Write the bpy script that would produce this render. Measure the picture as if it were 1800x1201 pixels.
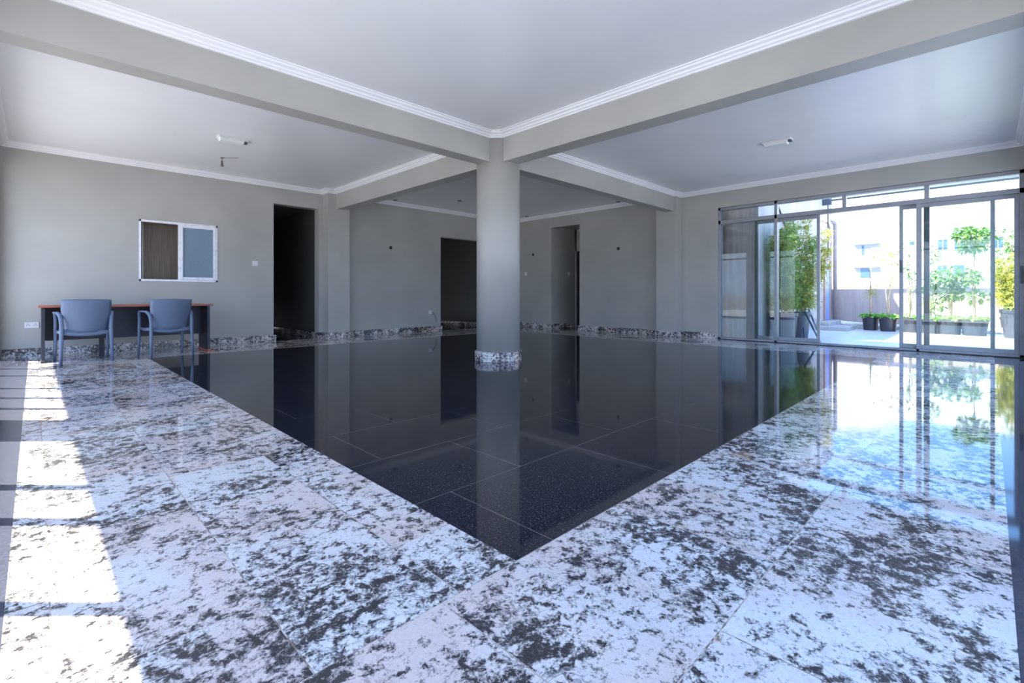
import bpy, math, random
from mathutils import Vector, Matrix
for o in list(bpy.data.objects):
    bpy.data.objects.remove(o)
sc = bpy.context.scene
COL = sc.collection
PI = math.pi

# ------------------------------------------------------------------ camera
CAMH = 0.88
cd = bpy.data.cameras.new('camera'); cam = bpy.data.objects.new('camera', cd); COL.objects.link(cam)
cam.location = (0, 0, CAMH); cam.rotation_euler = (PI/2, 0, -PI/4)
cd.sensor_fit = 'HORIZONTAL'; cd.sensor_width = 36; cd.lens = 36*839/1800
cd.shift_y = -(600.5-520)/1800; cd.clip_start = 0.02; cd.clip_end = 600
sc.camera = cam
# ------------------------------------------------------------------ colour, sky, sun
vs = sc.view_settings
vs.view_transform = 'Standard'; vs.look = 'None'; vs.gamma = 1; vs.use_curve_mapping = False
vs.exposure = 1.45
SKY = 1.3
w = bpy.data.worlds.new('sky'); sc.world = w; w.use_nodes = True
nt = w.node_tree; nt.nodes.clear()
def N(t, **k):
    n = nt.nodes.new(t)
    for a, b in k.items(): setattr(n, a, b)
    return n
tc = N('ShaderNodeTexCoord'); sep = N('ShaderNodeSeparateXYZ'); nt.links.new(tc.outputs['Generated'], sep.inputs[0])
ramp = N('ShaderNodeValToRGB'); r = ramp.color_ramp
r.elements[0].position = 0.0; r.elements[0].color = (0.50, 0.50, 0.50, 1)
r.elements[1].position = 1.0; r.elements[1].color = (0.16, 0.40, 1.0, 1)
for p, c in ((0.495, (0.55, 0.55, 0.55, 1)), (0.505, (0.62, 0.82, 1.18, 1)), (0.56, (0.40, 0.68, 1.2, 1)), (0.68, (0.20, 0.50, 1.15, 1))):
    e = r.elements.new(p); e.color = c
mp = N('ShaderNodeMapRange'); mp.inputs[1].default_value = -1; mp.inputs[2].default_value = 1
nt.links.new(sep.outputs[2], mp.inputs[0]); nt.links.new(mp.outputs[0], ramp.inputs[0])
mapn = N('ShaderNodeMapping'); mapn.inputs['Scale'].default_value = (1, 1, 2.6)
nt.links.new(tc.outputs['Generated'], mapn.inputs[0])
cn = N('ShaderNodeTexNoise'); cn.inputs['Scale'].default_value = 2.1; cn.inputs['Detail'].default_value = 7; cn.inputs['Roughness'].default_value = 0.6
nt.links.new(mapn.outputs[0], cn.inputs[0])
cr = N('ShaderNodeValToRGB'); cr.color_ramp.elements[0].position = 0.53; cr.color_ramp.elements[1].position = 0.68
nt.links.new(cn.outputs[0], cr.inputs[0])
up = N('ShaderNodeMath', operation='GREATER_THAN'); nt.links.new(sep.outputs[2], up.inputs[0]); up.inputs[1].default_value = 0.0
cm = N('ShaderNodeMath', operation='MULTIPLY'); nt.links.new(cr.outputs[0], cm.inputs[0]); nt.links.new(up.outputs[0], cm.inputs[1])
mx = N('ShaderNodeMixRGB'); nt.links.new(cm.outputs[0], mx.inputs[0]); nt.links.new(ramp.outputs[0], mx.inputs[1]); mx.inputs[2].default_value = (1.3, 1.32, 1.42, 1)
bg = N('ShaderNodeBackground'); bg.inputs['Strength'].default_value = SKY; nt.links.new(mx.outputs[0], bg.inputs[0])
wo = N('ShaderNodeOutputWorld'); nt.links.new(bg.outputs[0], wo.inputs[0])

SUNV = Vector((0.467, -0.467, -1.0)).normalized()
sl = bpy.data.lights.new('sun', 'SUN'); sl.energy = 9.0; sl.angle = math.radians(0.6); sl.color = (1, 0.96, 0.9)
sun = bpy.data.objects.new('sun', sl); COL.objects.link(sun); sun.location = (-8, 8, 14)
sun.rotation_euler = (-SUNV).to_track_quat('Z', 'Y').to_euler()

# ------------------------------------------------------------------ materials
def mat(name, col=(0.5, 0.5, 0.5), rough=0.5, metal=0.0, spec=0.5, **k):
    m = bpy.data.materials.new(name); m.use_nodes = True
    b = m.node_tree.nodes['Principled BSDF']
    b.inputs['Base Color'].default_value = (*col, 1); b.inputs['Roughness'].default_value = rough
    b.inputs['Metallic'].default_value = metal; b.inputs['Specular IOR Level'].default_value = spec
    for a, v in k.items(): b.inputs[a].default_value = v
    return m
class NT:
    def __init__(s, m): s.m = m; s.t = m.node_tree; s.b = s.t.nodes['Principled BSDF']
    def n(s, t, ins=None, **k):
        n = s.t.nodes.new(t)
        for a, v in k.items(): setattr(n, a, v)
        for a, v in (ins or {}).items():
            if isinstance(v, bpy.types.NodeSocket): s.t.links.new(v, n.inputs[a])
            else: n.inputs[a].default_value = v
        return n
    def link(s, a, b): s.t.links.new(a, b)
    def obj(s): return s.n('ShaderNodeTexCoord').outputs['Object']
    def noise(s, vec, scale, detail=4, rough=0.5, dist=0.0):
        return s.n('ShaderNodeTexNoise', {'Vector': vec, 'Scale': scale, 'Detail': detail, 'Roughness': rough, 'Distortion': dist}).outputs[0]
    def math(s, op, a, b=0.0, c=0.0):
        return s.n('ShaderNodeMath', {0: a, 1: b, 2: c}, operation=op).outputs[0]
    def ramp(s, f, stops):
        n = s.n('ShaderNodeValToRGB', {0: f}); e = n.color_ramp.elements
        while len(e) < len(stops): e.new(0.5)
        for i, (p, c) in enumerate(stops):
            e[i].position = p; e[i].color = (*c, 1) if len(c) == 3 else c
        return n.outputs[0]
    def step(s, f, a, b):
        return s.n('ShaderNodeMapRange', {0: f, 1: a, 2: b, 3: 0.0, 4: 1.0}).outputs[0]
    def mix(s, f, a, b, mode='MIX'):
        return s.n('ShaderNodeMixRGB', {0: f, 1: a, 2: b}, blend_type=mode).outputs[0]
    def bump(s, h, strength, dist=0.01):
        n = s.n('ShaderNodeBump', {'Height': h, 'Strength': strength, 'Distance': dist}); s.link(n.outputs[0], s.b.inputs['Normal'])

def paint(name, col, rough, mott=0.03, bump=0.08, spec=0.4):
    m = mat(name, col, rough, spec=spec); t = NT(m); o = t.obj()
    n1 = t.noise(o, 1.3, 4); n2 = t.noise(o, 60, 3)
    c2 = tuple(max(0, c*(1-mott*3)) for c in col); c1 = tuple(min(1, c*(1+mott*2)) for c in col)
    t.link(t.ramp(n1, ((0.3, c2), (0.7, c1))), t.b.inputs['Base Color'])
    t.bump(n2, bump, 0.003)
    return m
M = {}
M['wall'] = paint('wall_paint', (0.42, 0.41, 0.37), 0.38)
M['ceil'] = paint('ceiling_paint', (0.82, 0.82, 0.82), 0.26, 0.01, 0.03, 0.5)
M['cove'] = paint('cornice_paint', (0.86, 0.85, 0.84), 0.4, 0.01, 0.03)
M['darkwall'] = paint('corridor_shade_paint', (0.07, 0.072, 0.065), 0.5)  # shade put into the colour: darkened so the spaces behind the openings look unlit

def brick(t, vec, wd, ht, mortar, off=0.5):
    n = t.n('ShaderNodeTexBrick', {'Vector': vec, 'Color1': (0, 0, 0, 1), 'Color2': (1, 1, 1, 1), 'Mortar': (0, 0, 0, 1), 'Scale': 1.0,
            'Mortar Size': mortar, 'Mortar Smooth': 0.0, 'Bias': 0.0, 'Brick Width': wd, 'Row Height': ht}, offset=off, offset_frequency=2, squash=1.0)
    return n.outputs['Color'], n.outputs['Fac']
def granite(name, shift, rot=0.0, wd=0.9, ht=0.61, joints=True, scale=1.0, mortar=0.0022, rough=0.035):
    m = mat(name, rough=rough, spec=0.42, IOR=1.5); t = NT(m); o = t.obj()
    mp = t.n('ShaderNodeMapping', {'Vector': o, 'Location': shift, 'Rotation': (0, 0, rot)}, vector_type='POINT').outputs[0]
    rnd, fac = brick(t, mp, wd, ht, mortar)
    offv = t.n('ShaderNodeVectorMath', {0: rnd, 1: (7.0, 5.0, 3.0)}, operation='MULTIPLY').outputs[0]
    v = t.n('ShaderNodeVectorMath', {0: o, 1: offv}, operation='ADD').outputs[0] if joints else o
    big = t.noise(v, 2.6*scale, 3, 0.55); mid = t.noise(v, 22*scale, 10, 0.73, 0.3); fine = t.noise(v, 85*scale, 4, 0.75)
    pink = t.noise(v, 1.1*scale, 4, 0.6); vein = t.noise(v, 6.0*scale, 6, 0.6, 1.6)
    a = t.math('ADD', mid, t.math('MULTIPLY', t.math('SUBTRACT', big, 0.5), 0.43))
    if not joints: a = t.math('ADD', a, 0.035)
    else: a = t.math('ADD', a, -0.004)
    a = t.math('ADD', a, t.math('MULTIPLY', t.math('SUBTRACT', fine, 0.5), 0.30))
    grey = t.step(a, 0.485, 0.52); dark = t.step(a, 0.535, 0.57)
    base = t.mix(t.step(pink, 0.46, 0.62), (0.75, 0.71, 0.67, 1), (0.70, 0.57, 0.50, 1))
    base = t.mix(t.step(fine, 0.35, 0.7), base, t.mix(1.0, base, (0.84, 0.85, 0.88, 1), 'MULTIPLY'))
    c = t.mix(t.math('MULTIPLY', grey, 0.72), base, (0.22, 0.19, 0.17, 1))
    fl = t.noise(v, 48*scale, 6, 0.8)
    dk = t.mix(t.step(fl, 0.54, 0.64), (0.022, 0.021, 0.022, 1), (0.17, 0.15, 0.135, 1))
    c = t.mix(t.math('MULTIPLY', dark, 0.96), c, dk)
    c = t.mix(t.math('MULTIPLY', t.math('MULTIPLY', t.step(fl, 0.62, 0.68), dark), 0.75), c, (0.62, 0.60, 0.58, 1))
    c = t.mix(t.math('MULTIPLY', t.step(fl, 0.42, 0.36), 0.55), c, (0.12, 0.105, 0.095, 1))
    vv = t.math('ABSOLUTE', t.math('SUBTRACT', vein, 0.5))
    vm = t.math('MULTIPLY', t.step(vv, 0.022, 0.004), t.step(big, 0.42, 0.58))
    c = t.mix(t.math('MULTIPLY', vm, 0.6), c, (0.05, 0.05, 0.06, 1))
    rust = t.math('MULTIPLY', t.step(t.noise(v, 3.1*scale, 5, 0.6), 0.66, 0.74), 0.55)
    c = t.mix(rust, c, (0.42, 0.24, 0.10, 1))
    if joints: c = t.mix(t.math('MULTIPLY', fac, 0.5), c, (0.34, 0.24, 0.16, 1))
    t.link(c, t.b.inputs['Base Color'])
    t.bump(t.noise(o, 5.0, 2), 0.018, 0.01)
    return m
# rows along X on the right-hand band and far bands, rows along Y on the left-hand band
M['gran_x'] = granite('white_granite', (-1.275+9, -0.50+6.1*2-0.0, 0))
M['gran_y'] = granite('white_granite_side', (-1.68+9, 0.40-0.43+4.3, 0), PI/2, 0.9, 0.43)
M['skirt'] = granite('granite_skirting', (0, 0, 0), joints=False, scale=1.5, rough=0.12)
def dark_granite(name, joints=True, k=1.0):
    m = mat(name, rough=0.045, spec=0.33, IOR=1.5); t = NT(m); o = t.obj()
    mp = t.n('ShaderNodeMapping', {'Vector': o, 'Location': (-1.77+9.0, -1.11+6.0, 0)}).outputs[0]
    rnd, fac = brick(t, mp, 0.9, 0.6, 0.002)
    sp = t.noise(o, 95, 4, 0.85); s2 = t.noise(o, 60, 4, 0.7)
    c = t.ramp(sp, ((0.36, tuple(k*x for x in (0.006, 0.006, 0.008))), (0.54, tuple(k*x for x in (0.018, 0.018, 0.025))), (0.70, tuple(k*x for x in (0.10, 0.10, 0.13)))))
    c = t.mix(t.math('MULTIPLY', t.step(s2, 0.5, 0.75), 0.5), c, (0.035, 0.032, 0.05, 1))
    c = t.mix(t.math('MULTIPLY', t.step(t.noise(o, 260, 1, 0.5), 0.83, 0.86), 0.5), c, (0.3, 0.27, 0.3, 1))
    if joints: c = t.mix(t.math('MULTIPLY', fac, 0.75), c, (0.17, 0.145, 0.13, 1))
    t.link(c, t.b.inputs['Base Color']); t.bump(t.noise(o, 4.0, 2), 0.015, 0.01)
    return m
M['gran_dark'] = dark_granite('black_granite')

def alu(name, col):
    m = mat(name, col, 0.38, 0.25, 0.5); t = NT(m); o = t.obj()
    n = t.noise(o, 9, 5, 0.7); c2 = tuple(c*0.8 for c in col)
    t.link(t.ramp(n, ((0.30, c2), (0.5, col))), t.b.inputs['Base Color']); return m
M['alu'] = alu('aluminium_frame', (0.30, 0.31, 0.33)); M['alu_dark'] = alu('dark_aluminium', (0.08, 0.10, 0.12))
M['white_alu'] = alu('white_aluminium', (0.80, 0.80, 0.83))
def glass(name, tint=(0.93, 0.97, 0.96)):
    m = bpy.data.materials.new(name); m.use_nodes = True; t = m.node_tree; t.nodes.clear()
    tr = t.nodes.new('ShaderNodeBsdfTransparent'); tr.inputs[0].default_value = (*tint, 1)
    gl = t.nodes.new('ShaderNodeBsdfGlossy'); gl.inputs['Roughness'].default_value = 0.01
    fr = t.nodes.new('ShaderNodeFresnel'); fr.inputs[0].default_value = 1.5
    mu = t.nodes.new('ShaderNodeMath'); mu.operation = 'MULTIPLY'; mu.inputs[1].default_value = 0.8; mu.use_clamp = True
    mx = t.nodes.new('ShaderNodeMixShader'); out = t.nodes.new('ShaderNodeOutputMaterial')
    t.links.new(fr.outputs[0], mu.inputs[0]); t.links.new(mu.outputs[0], mx.inputs[0]); t.links.new(tr.outputs[0], mx.inputs[1]); t.links.new(gl.outputs[0], mx.inputs[2]); t.links.new(mx.outputs[0], out.inputs[0])
    return m
M['glass'] = glass('window_glass')
m = mat('frosted_glass', (0.20, 0.30, 0.38), 0.32, spec=1.0); t = NT(m); o = t.obj()
t.bump(t.noise(o, 45, 4, 0.7, 1.0), 0.9, 0.02); M['frost'] = m
m = mat('brown_wood_panel', rough=0.5); t = NT(m)
mp = t.n('ShaderNodeMapping', {'Vector': t.obj(), 'Scale': (60, 60, 1.6)}).outputs[0]
t.link(t.ramp(t.noise(mp, 1.0, 5, 0.7), ((0.3, (0.16, 0.125, 0.09)), (0.7, (0.34, 0.27, 0.20)))), t.b.inputs['Base Color']); M['brown'] = m
m = mat('cherry_laminate', rough=0.35); t = NT(m)
mp = t.n('ShaderNodeMapping', {'Vector': t.obj(), 'Scale': (2, 40, 40)}).outputs[0]
t.link(t.ramp(t.noise(mp, 1.0, 4, 0.6), ((0.3, (0.30, 0.07, 0.04)), (0.7, (0.46, 0.13, 0.08)))), t.b.inputs['Base Color']); M['cherry'] = m
def simple(name, col, rough=0.5, metal=0.0, var=0.12, scale=12, spec=0.5):
    m = mat(name, col, rough, metal, spec); t = NT(m)
    t.link(t.ramp(t.noise(t.obj(), scale, 4, 0.6), ((0.3, tuple(c*(1-var) for c in col)), (0.7, tuple(min(1, c*(1+var)) for c in col)))), t.b.inputs['Base Color']); return m
M['gran_edge'] = simple('grey_black_granite_edge', (0.055, 0.058, 0.075), 0.05, var=0.25, scale=60)
M['laminate'] = simple('dark_laminate', (0.018, 0.02, 0.03), 0.45)
M['chair'] = simple('blue_grey_plastic', (0.12, 0.16, 0.24), 0.38, var=0.04)
M['white_plastic'] = simple('white_plastic', (0.72, 0.72, 0.70), 0.4, var=0.04)
M['black'] = simple('black_plastic', (0.012, 0.012, 0.014), 0.5)
M['chrome'] = simple('chrome', (0.8, 0.8, 0.8), 0.2, 1.0, var=0.02)
M['brass'] = simple('brown_bakelite', (0.16, 0.12, 0.10), 0.5)
M['darkdoor'] = simple('dark_brown_door', (0.035, 0.022, 0.016), 0.5)
M['pot_black'] = simple('black_pot_plastic', (0.035, 0.037, 0.05), 0.42)
M['pot_grey'] = simple('grey_pot_plastic', (0.06, 0.07, 0.09), 0.45)
M['soil'] = simple('soil', (0.09, 0.06, 0.04), 0.9, var=0.4, scale=40)
M['stem'] = simple('stem_bark', (0.50, 0.36, 0.24), 0.7, var=0.25, scale=30)
M['cane'] = simple('bamboo_cane', (0.32, 0.34, 0.12), 0.5, var=0.3, scale=20)
M['tile'] = None
def plaster(name, c1, c2, streak=True):
    m = mat(name, rough=0.85, spec=0.2); t = NT(m); o = t.obj()
    mp = t.n('ShaderNodeMapping', {'Vector': o, 'Scale': (5, 5, 0.35)}).outputs[0]
    a = t.noise(mp, 1.6, 6, 0.7); b = t.noise(o, 0.9, 4)
    f = t.math('ADD', t.math('MULTIPLY', a, 0.6), t.math('MULTIPLY', b, 0.4))
    t.link(t.ramp(f, ((0.36, c1), (0.62, c2))), t.b.inputs['Base Color']); t.bump(t.noise(o, 35, 4), 0.2, 0.005); return m
M['plaster'] = plaster('weathered_plaster', (0.36, 0.31, 0.30), (0.68, 0.59, 0.57))
M['parapet'] = plaster('parapet_plaster', (0.40, 0.33, 0.31), (0.56, 0.47, 0.44))
M['facade'] = simple('white_facade', (0.86, 0.86, 0.85), 0.8, var=0.03, scale=0.4)
M['facade_grey'] = simple('grey_ledge', (0.30, 0.29, 0.31), 0.8, var=0.08, scale=0.6)
M['blue_glass'] = simple('building_window_glass', (0.06, 0.12, 0.19), 0.15, var=0.3, scale=1.2)
M['blue_door'] = simple('blue_door_paint', (0.25, 0.33, 0.66), 0.5)
M['frame_wood'] = simple('orange_wood_frame', (0.45, 0.24, 0.15), 0.6)
M['pipe_grey'] = simple('grey_downpipe', (0.38, 0.32, 0.32), 0.5)
M['pipe_white'] = simple('white_pvc', (0.78, 0.74, 0.70), 0.4)
M['steel_blue'] = simple('dark_blue_steel', (0.03, 0.05, 0.09), 0.4)
m = mat('terrace_tile', rough=0.35); t = NT(m); o = t.obj()
rnd, fac = brick(t, o, 0.4, 0.4, 0.004, 0.0)
c = t.mix(t.math('MULTIPLY', rnd, 0.15), (0.66, 0.65, 0.64, 1), (0.56, 0.55, 0.54, 1)); c = t.mix(t.math('MULTIPLY', fac, 0.6), c, (0.35, 0.34, 0.33, 1))
t.link(c, t.b.inputs['Base Color']); M['tile'] = m
M['concrete'] = simple('concrete', (0.42, 0.41, 0.39), 0.85, var=0.15, scale=3)
def leafmat(name, c1, c2, tr=0.35):
    m = bpy.data.materials.new(name); m.use_nodes = True; t = NT(m)
    c = t.ramp(t.noise(t.obj(), 9, 3, 0.6), ((0.35, c1), (0.65, c2)))
    t.link(c, t.b.inputs['Base Color']); t.b.inputs['Roughness'].default_value = 0.5
    tl = t.n('ShaderNodeBsdfTranslucent', {0: c}); mx = t.n('ShaderNodeMixShader', {0: tr, 1: t.b.outputs[0], 2: tl.outputs[0]})
    t.link(mx.outputs[0], t.t.nodes['Material Output'].inputs[0]); return m
M['leaf_bamboo'] = leafmat('bamboo_leaf', (0.14, 0.27, 0.05), (0.34, 0.50, 0.12))
M['leaf_yellow'] = leafmat('yellow_bamboo_leaf', (0.42, 0.42, 0.05), (0.62, 0.58, 0.12))
M['leaf_green'] = leafmat('shrub_leaf', (0.10, 0.24, 0.05), (0.26, 0.42, 0.10))
M['leaf_bright'] = leafmat('bright_groundcover_leaf', (0.14, 0.45, 0.06), (0.36, 0.66, 0.12))
M['leaf_lime'] = leafmat('lime_leaf', (0.32, 0.38, 0.06), (0.50, 0.52, 0.12))

# ------------------------------------------------------------------ mesh helpers
class MB:
    def __init__(s): s.v = []; s.f = []; s.m = []
    def box(s, x0, x1, y0, y1, z0, z1, mi=0):
        b = len(s.v)
        s.v += [(x0, y0, z0), (x1, y0, z0), (x1, y1, z0), (x0, y1, z0), (x0, y0, z1), (x1, y0, z1), (x1, y1, z1), (x0, y1, z1)]
        for f in ((0, 3, 2, 1), (4, 5, 6, 7), (0, 1, 5, 4), (1, 2, 6, 5), (2, 3, 7, 6), (3, 0, 4, 7)): s.f.append([b+i for i in f]); s.m.append(mi)
        return s
    def poly(s, pts, mi=0):
        b = len(s.v); s.v += [tuple(p) for p in pts]; s.f.append(list(range(b, b+len(pts)))); s.m.append(mi); return s
    def tube(s, pts, rad, seg=8, flat=1.0, cap=True, up=None):
        pts = [Vector(p) for p in pts]; n = len(pts)
        if not isinstance(rad, (list, tuple)): rad = [rad]*n
        b = len(s.v); ref = Vector(up) if up else None
        for i, p in enumerate(pts):
            d = (pts[min(i+1, n-1)]-pts[max(i-1, 0)]).normalized()
            if ref is None: ref = Vector((0, 0, 1)) if abs(d.z) < 0.9 else Vector((1, 0, 0))
            a = (ref - d*ref.dot(d)).normalized(); c = d.cross(a)
            if not up: ref = a
            for k in range(seg):
                t = 2*PI*k/seg; s.v.append(tuple(p+a*(math.cos(t)*rad[i])+c*(math.sin(t)*rad[i]*flat)))
        for i in range(n-1):
            for k in range(seg):
                s.f.append([b+i*seg+k, b+i*seg+(k+1) % seg, b+(i+1)*seg+(k+1) % seg, b+(i+1)*seg+k]); s.m.append(0)
        if cap:
            s.f.append([b+k for k in range(seg)][::-1]); s.m.append(0); s.f.append([b+(n-1)*seg+k for k in range(seg)]); s.m.append(0)
        return s
    def lathe(s, prof, cx=0, cy=0, seg=32, mi=0):
        b = len(s.v); n = len(prof)
        for rr, z in prof:
            for k in range(seg):
                t = 2*PI*k/seg; s.v.append((cx+rr*math.cos(t), cy+rr*math.sin(t), z))
        for i in range(n-1):
            for k in range(seg):
                s.f.append([b+i*seg+k, b+i*seg+(k+1) % seg, b+(i+1)*seg+(k+1) % seg, b+(i+1)*seg+k]); s.m.append(mi)
        s.f.append([b+k for k in range(seg)][::-1]); s.m.append(mi); s.f.append([b+(n-1)*seg+k for k in range(seg)]); s.m.append(mi)
        return s
    def sweep(s, path, prof, closed=True):
        # path: xy polygon (interior on the left side), prof: (inward offset, z)
        n = len(path); b = len(s.v); k = len(prof)
        for i in range(n):
            p = Vector(path[i]); a = Vector(path[i-1]) if (closed or i > 0) else None; c = Vector(path[(i+1) % n]) if (closed or i < n-1) else None
            d1 = (p-a).normalized() if a is not None else None; d2 = (c-p).normalized() if c is not None else None
            d1 = d1 or d2; d2 = d2 or d1
            n1 = Vector((-d1.y, d1.x)); n2 = Vector((-d2.y, d2.x)); mt = n1+n2; mt = mt/max(1e-6, mt.dot(n1))
            for off, z in prof: q = p+mt*off; s.v.append((q.x, q.y, z))
        for i in range(n if closed else n-1):
            j = (i+1) % n
            for q in range(k):
                r_ = (q+1) % k
                s.f.append([b+i*k+q, b+j*k+q, b+j*k+r_, b+i*k+r_]); s.m.append(0)
        if not closed:
            s.f.append([b+q for q in range(k)]); s.m.append(0); s.f.append([b+(n-1)*k+q for q in range(k)][::-1]); s.m.append(0)
        return s
    def build(s, name, mats, parent=None, smooth=False, bevel=0.0, loc=None):
        me = bpy.data.meshes.new(name); me.from_pydata(s.v, [], s.f)
        if not isinstance(mats, (list, tuple)): mats = [mats]
        for m_ in mats: me.materials.append(m_)
        me.polygons.foreach_set('material_index', s.m)
        if smooth: me.polygons.foreach_set('use_smooth', [True]*len(s.f))
        me.update()
        import bmesh
        if len(s.f) < 3000:
            bm = bmesh.new(); bm.from_mesh(me); bmesh.ops.recalc_face_normals(bm, faces=bm.faces); bm.to_mesh(me); bm.free()
        o = bpy.data.objects.new(name, me); COL.objects.link(o)
        if parent is not None: o.parent = parent
        if loc: o.location = loc
        if bevel:
            bv = o.modifiers.new('bevel', 'BEVEL'); bv.width = bevel; bv.segments = 2; bv.limit_method = 'ANGLE'
        return o
def empty(name, loc=(0, 0, 0), rz=0):
    o = bpy.data.objects.new(name, None); COL.objects.link(o); o.location = loc; o.rotation_euler = (0, 0, rz); o.empty_display_size = 0.1; return o
def tag(o, label, cat, group=None):
    o['label'] = label; o['category'] = cat
    if group: o['group'] = group
    return o
def struct(o): o['kind'] = 'structure'; return o
def bez(p0, p1, p2, n=6):
    p0, p1, p2 = Vector(p0), Vector(p1), Vector(p2); return [p0*(1-t)**2+p1*2*t*(1-t)+p2*t*t for t in [i/n for i in range(n+1)]]
def uv_at(px, py, Y=None, X=None, z=None):
    """world point seen at a photo pixel on a plane (used only for reading measurements)"""
    u = (px-900)/839.0
    if Y is not None: d = Y*math.sqrt(2)/(1-u)
    elif X is not None: d = X*math.sqrt(2)/(1+u)
    else: d = (CAMH-z)*839/(py-520)
    return Vector((d*(1+u)/math.sqrt(2), d*(1-u)/math.sqrt(2), CAMH-(py-520)*d/839))

# ------------------------------------------------------------------ room dimensions
W0 = -0.35; W1 = 9.8; CZ = 3.06; BZ = 2.67; T = 0.2
DX0, DX1, DY0, DY1 = 1.13, 8.40, 1.11, 8.38     # dark field of the floor
EX, EY = -0.06, -0.05                            # outer dark strip edges
# floor: one mesh, five materials
f = MB()
def q(x0, x1, y0, y1, mi): f.poly([(x0, y0, 0), (x1, y0, 0), (x1, y1, 0), (x0, y1, 0)], mi)
q(DX0, DX1, DY0, DY1, 2)
q(EX, DX0, DY0, W1, 1)
q(EX, W1, EY, DY0, 0)
q(DX1, W1, DY0, W1, 1)
q(DX0, DX1, DY1, W1, 0)
q(W0-T, EX, W0-T, W1, 3); q(EX, W1+0.02, W0-T, EY, 3)
f.box(W0-T, W1+0.1, W0-T, W1+T, -0.25, -0.004, 3)
q(3.27, 4.15, W1, W1+4, 3); q(7.25, 8.85, W1, W1+3, 3)
f.poly([(W1, 7.37, 0), (W1+1.2, 7.37, 0), (W1+1.2, 8.31, 0), (W1, 8.31, 0)], 3)
struct(f.build('floor', [M['gran_x'], M['gran_y'], M['gran_dark'], M['gran_edge']]))
# ceiling with an outside eave on the window side
c = MB(); c.box(W0-T-0.72, W1+T, W0-T, W1+T, CZ, CZ+0.22); struct(c.build('ceiling', M['ceil']))
# walls
def wall_with_openings(name, axis, at, a0, a1, z1, opens, m, th=T):
    """axis 'x': wall runs along X at Y=at..at+th ; openings (a,b,z0,z1)"""
    b = MB()
    def bx(p, q_, z0, zz):
        if q_-p < 1e-4 or zz-z0 < 1e-4: return
        if axis == 'x': b.box(p, q_, min(at, at+th), max(at, at+th), z0, zz)
        else: b.box(min(at, at+th), max(at, at+th), p, q_, z0, zz)
    cur = a0
    for (p, q_, z0, zz) in sorted(opens):
        bx(cur, p, 0, z1); bx(p, q_, 0, z0); bx(p, q_, zz, z1); cur = q_
    bx(cur, a1, 0, z1)
    return struct(b.build(name, m))
wall_with_openings('wall_left', 'x', W1, W0-T, W1+T, CZ, [(1.2, 2.32, 1.12, 2.13), (3.27, 4.15, 0, 2.67), (7.25, 8.85, 0, 2.375)], M['wall'])
wall_with_openings('wall_right', 'y', W1, W0-T, W1, CZ, [(-0.36, 3.89, 0, 2.66), (7.37, 8.31, 0, 2.70)], M['wall'])
wall_with_openings('wall_front_left', 'y', W0, W0, W1, CZ, [(-0.1, 4.62, 0, 2.65), (5.12, 9.62, 0, 2.65)], M['wall'], -T)
wall_with_openings('wall_front_right', 'x', W0, W0-T, W1, CZ, [(-0.1, 4.3, 0, 2.65), (4.8, 9.45, 0, 2.65)], M['wall'], -T)
# spaces behind the openings
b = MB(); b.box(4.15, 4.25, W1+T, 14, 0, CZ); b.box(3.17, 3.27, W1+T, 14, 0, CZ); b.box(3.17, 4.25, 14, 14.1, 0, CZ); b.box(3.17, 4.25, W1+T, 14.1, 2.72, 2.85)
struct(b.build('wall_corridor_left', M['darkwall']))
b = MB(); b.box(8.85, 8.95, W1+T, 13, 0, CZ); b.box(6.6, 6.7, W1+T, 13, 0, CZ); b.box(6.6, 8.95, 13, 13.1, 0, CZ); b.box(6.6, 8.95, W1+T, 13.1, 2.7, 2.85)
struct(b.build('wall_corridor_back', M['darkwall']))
b = MB(); b.box(W1+T, 10.9, 8.31, 8.45, 0, CZ); b.box(W1+T, 10.9, 7.2, 7.37, 0, CZ); b.box(10.85, 10.95, 7.2, 7.45, 0, CZ); b.box(10.85, 10.95, 8.27, 8.45, 0, CZ)
b.box(10.85, 10.95, 7.2, 8.45, 2.14, CZ); b.box(W1+T, 10.95, 7.2, 8.45, 2.75, 2.85)
struct(b.build('wall_passage', M['wall']))
d = empty('door_1', (10.86, 7.9, 0)); struct(d)
MB().box(0.02, 0.06, -0.40, 0.36, 0.01, 2.13).build('door_leaf', M['darkdoor'], d)
MB().box(0.0, 0.08, -0.45, -0.40, 0, 2.14).box(0.0, 0.08, 0.32, 0.37, 0, 2.14).build('door_frame', M['darkdoor'], d)
MB().tube([(-0.03, 0.28, 1.0), (-0.03, 0.18, 1.0)], 0.01).build('door_handle', M['chrome'], d)

# beams and pilasters
BX0, BX1, BY0, BY1 = 4.41, 4.65, 4.71, 4.93
struct(MB().box(W0, W1, BY0, BY1, BZ, CZ).build('ceiling_beam', M['wall']))
bb = MB(); bb.box(BX0, BX1, W0, BY0, BZ, CZ); bb.box(BX0, BX1, BY1, W1, BZ, CZ); struct(bb.build('ceiling_beam', M['wall']))
PLX0, PLX1, PD = 4.24, 4.70, 0.25
PRY0, PRY1 = 4.67, 5.12
struct(MB().box(PLX0, PLX1, W1-PD, W1, 0, CZ-0.002).build('wall_pilaster_left', M['wall']))
struct(MB().box(W1-PD, W1, PRY0, PRY1, 0, CZ-0.002).build('wall_pilaster_right', M['wall']))
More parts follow.
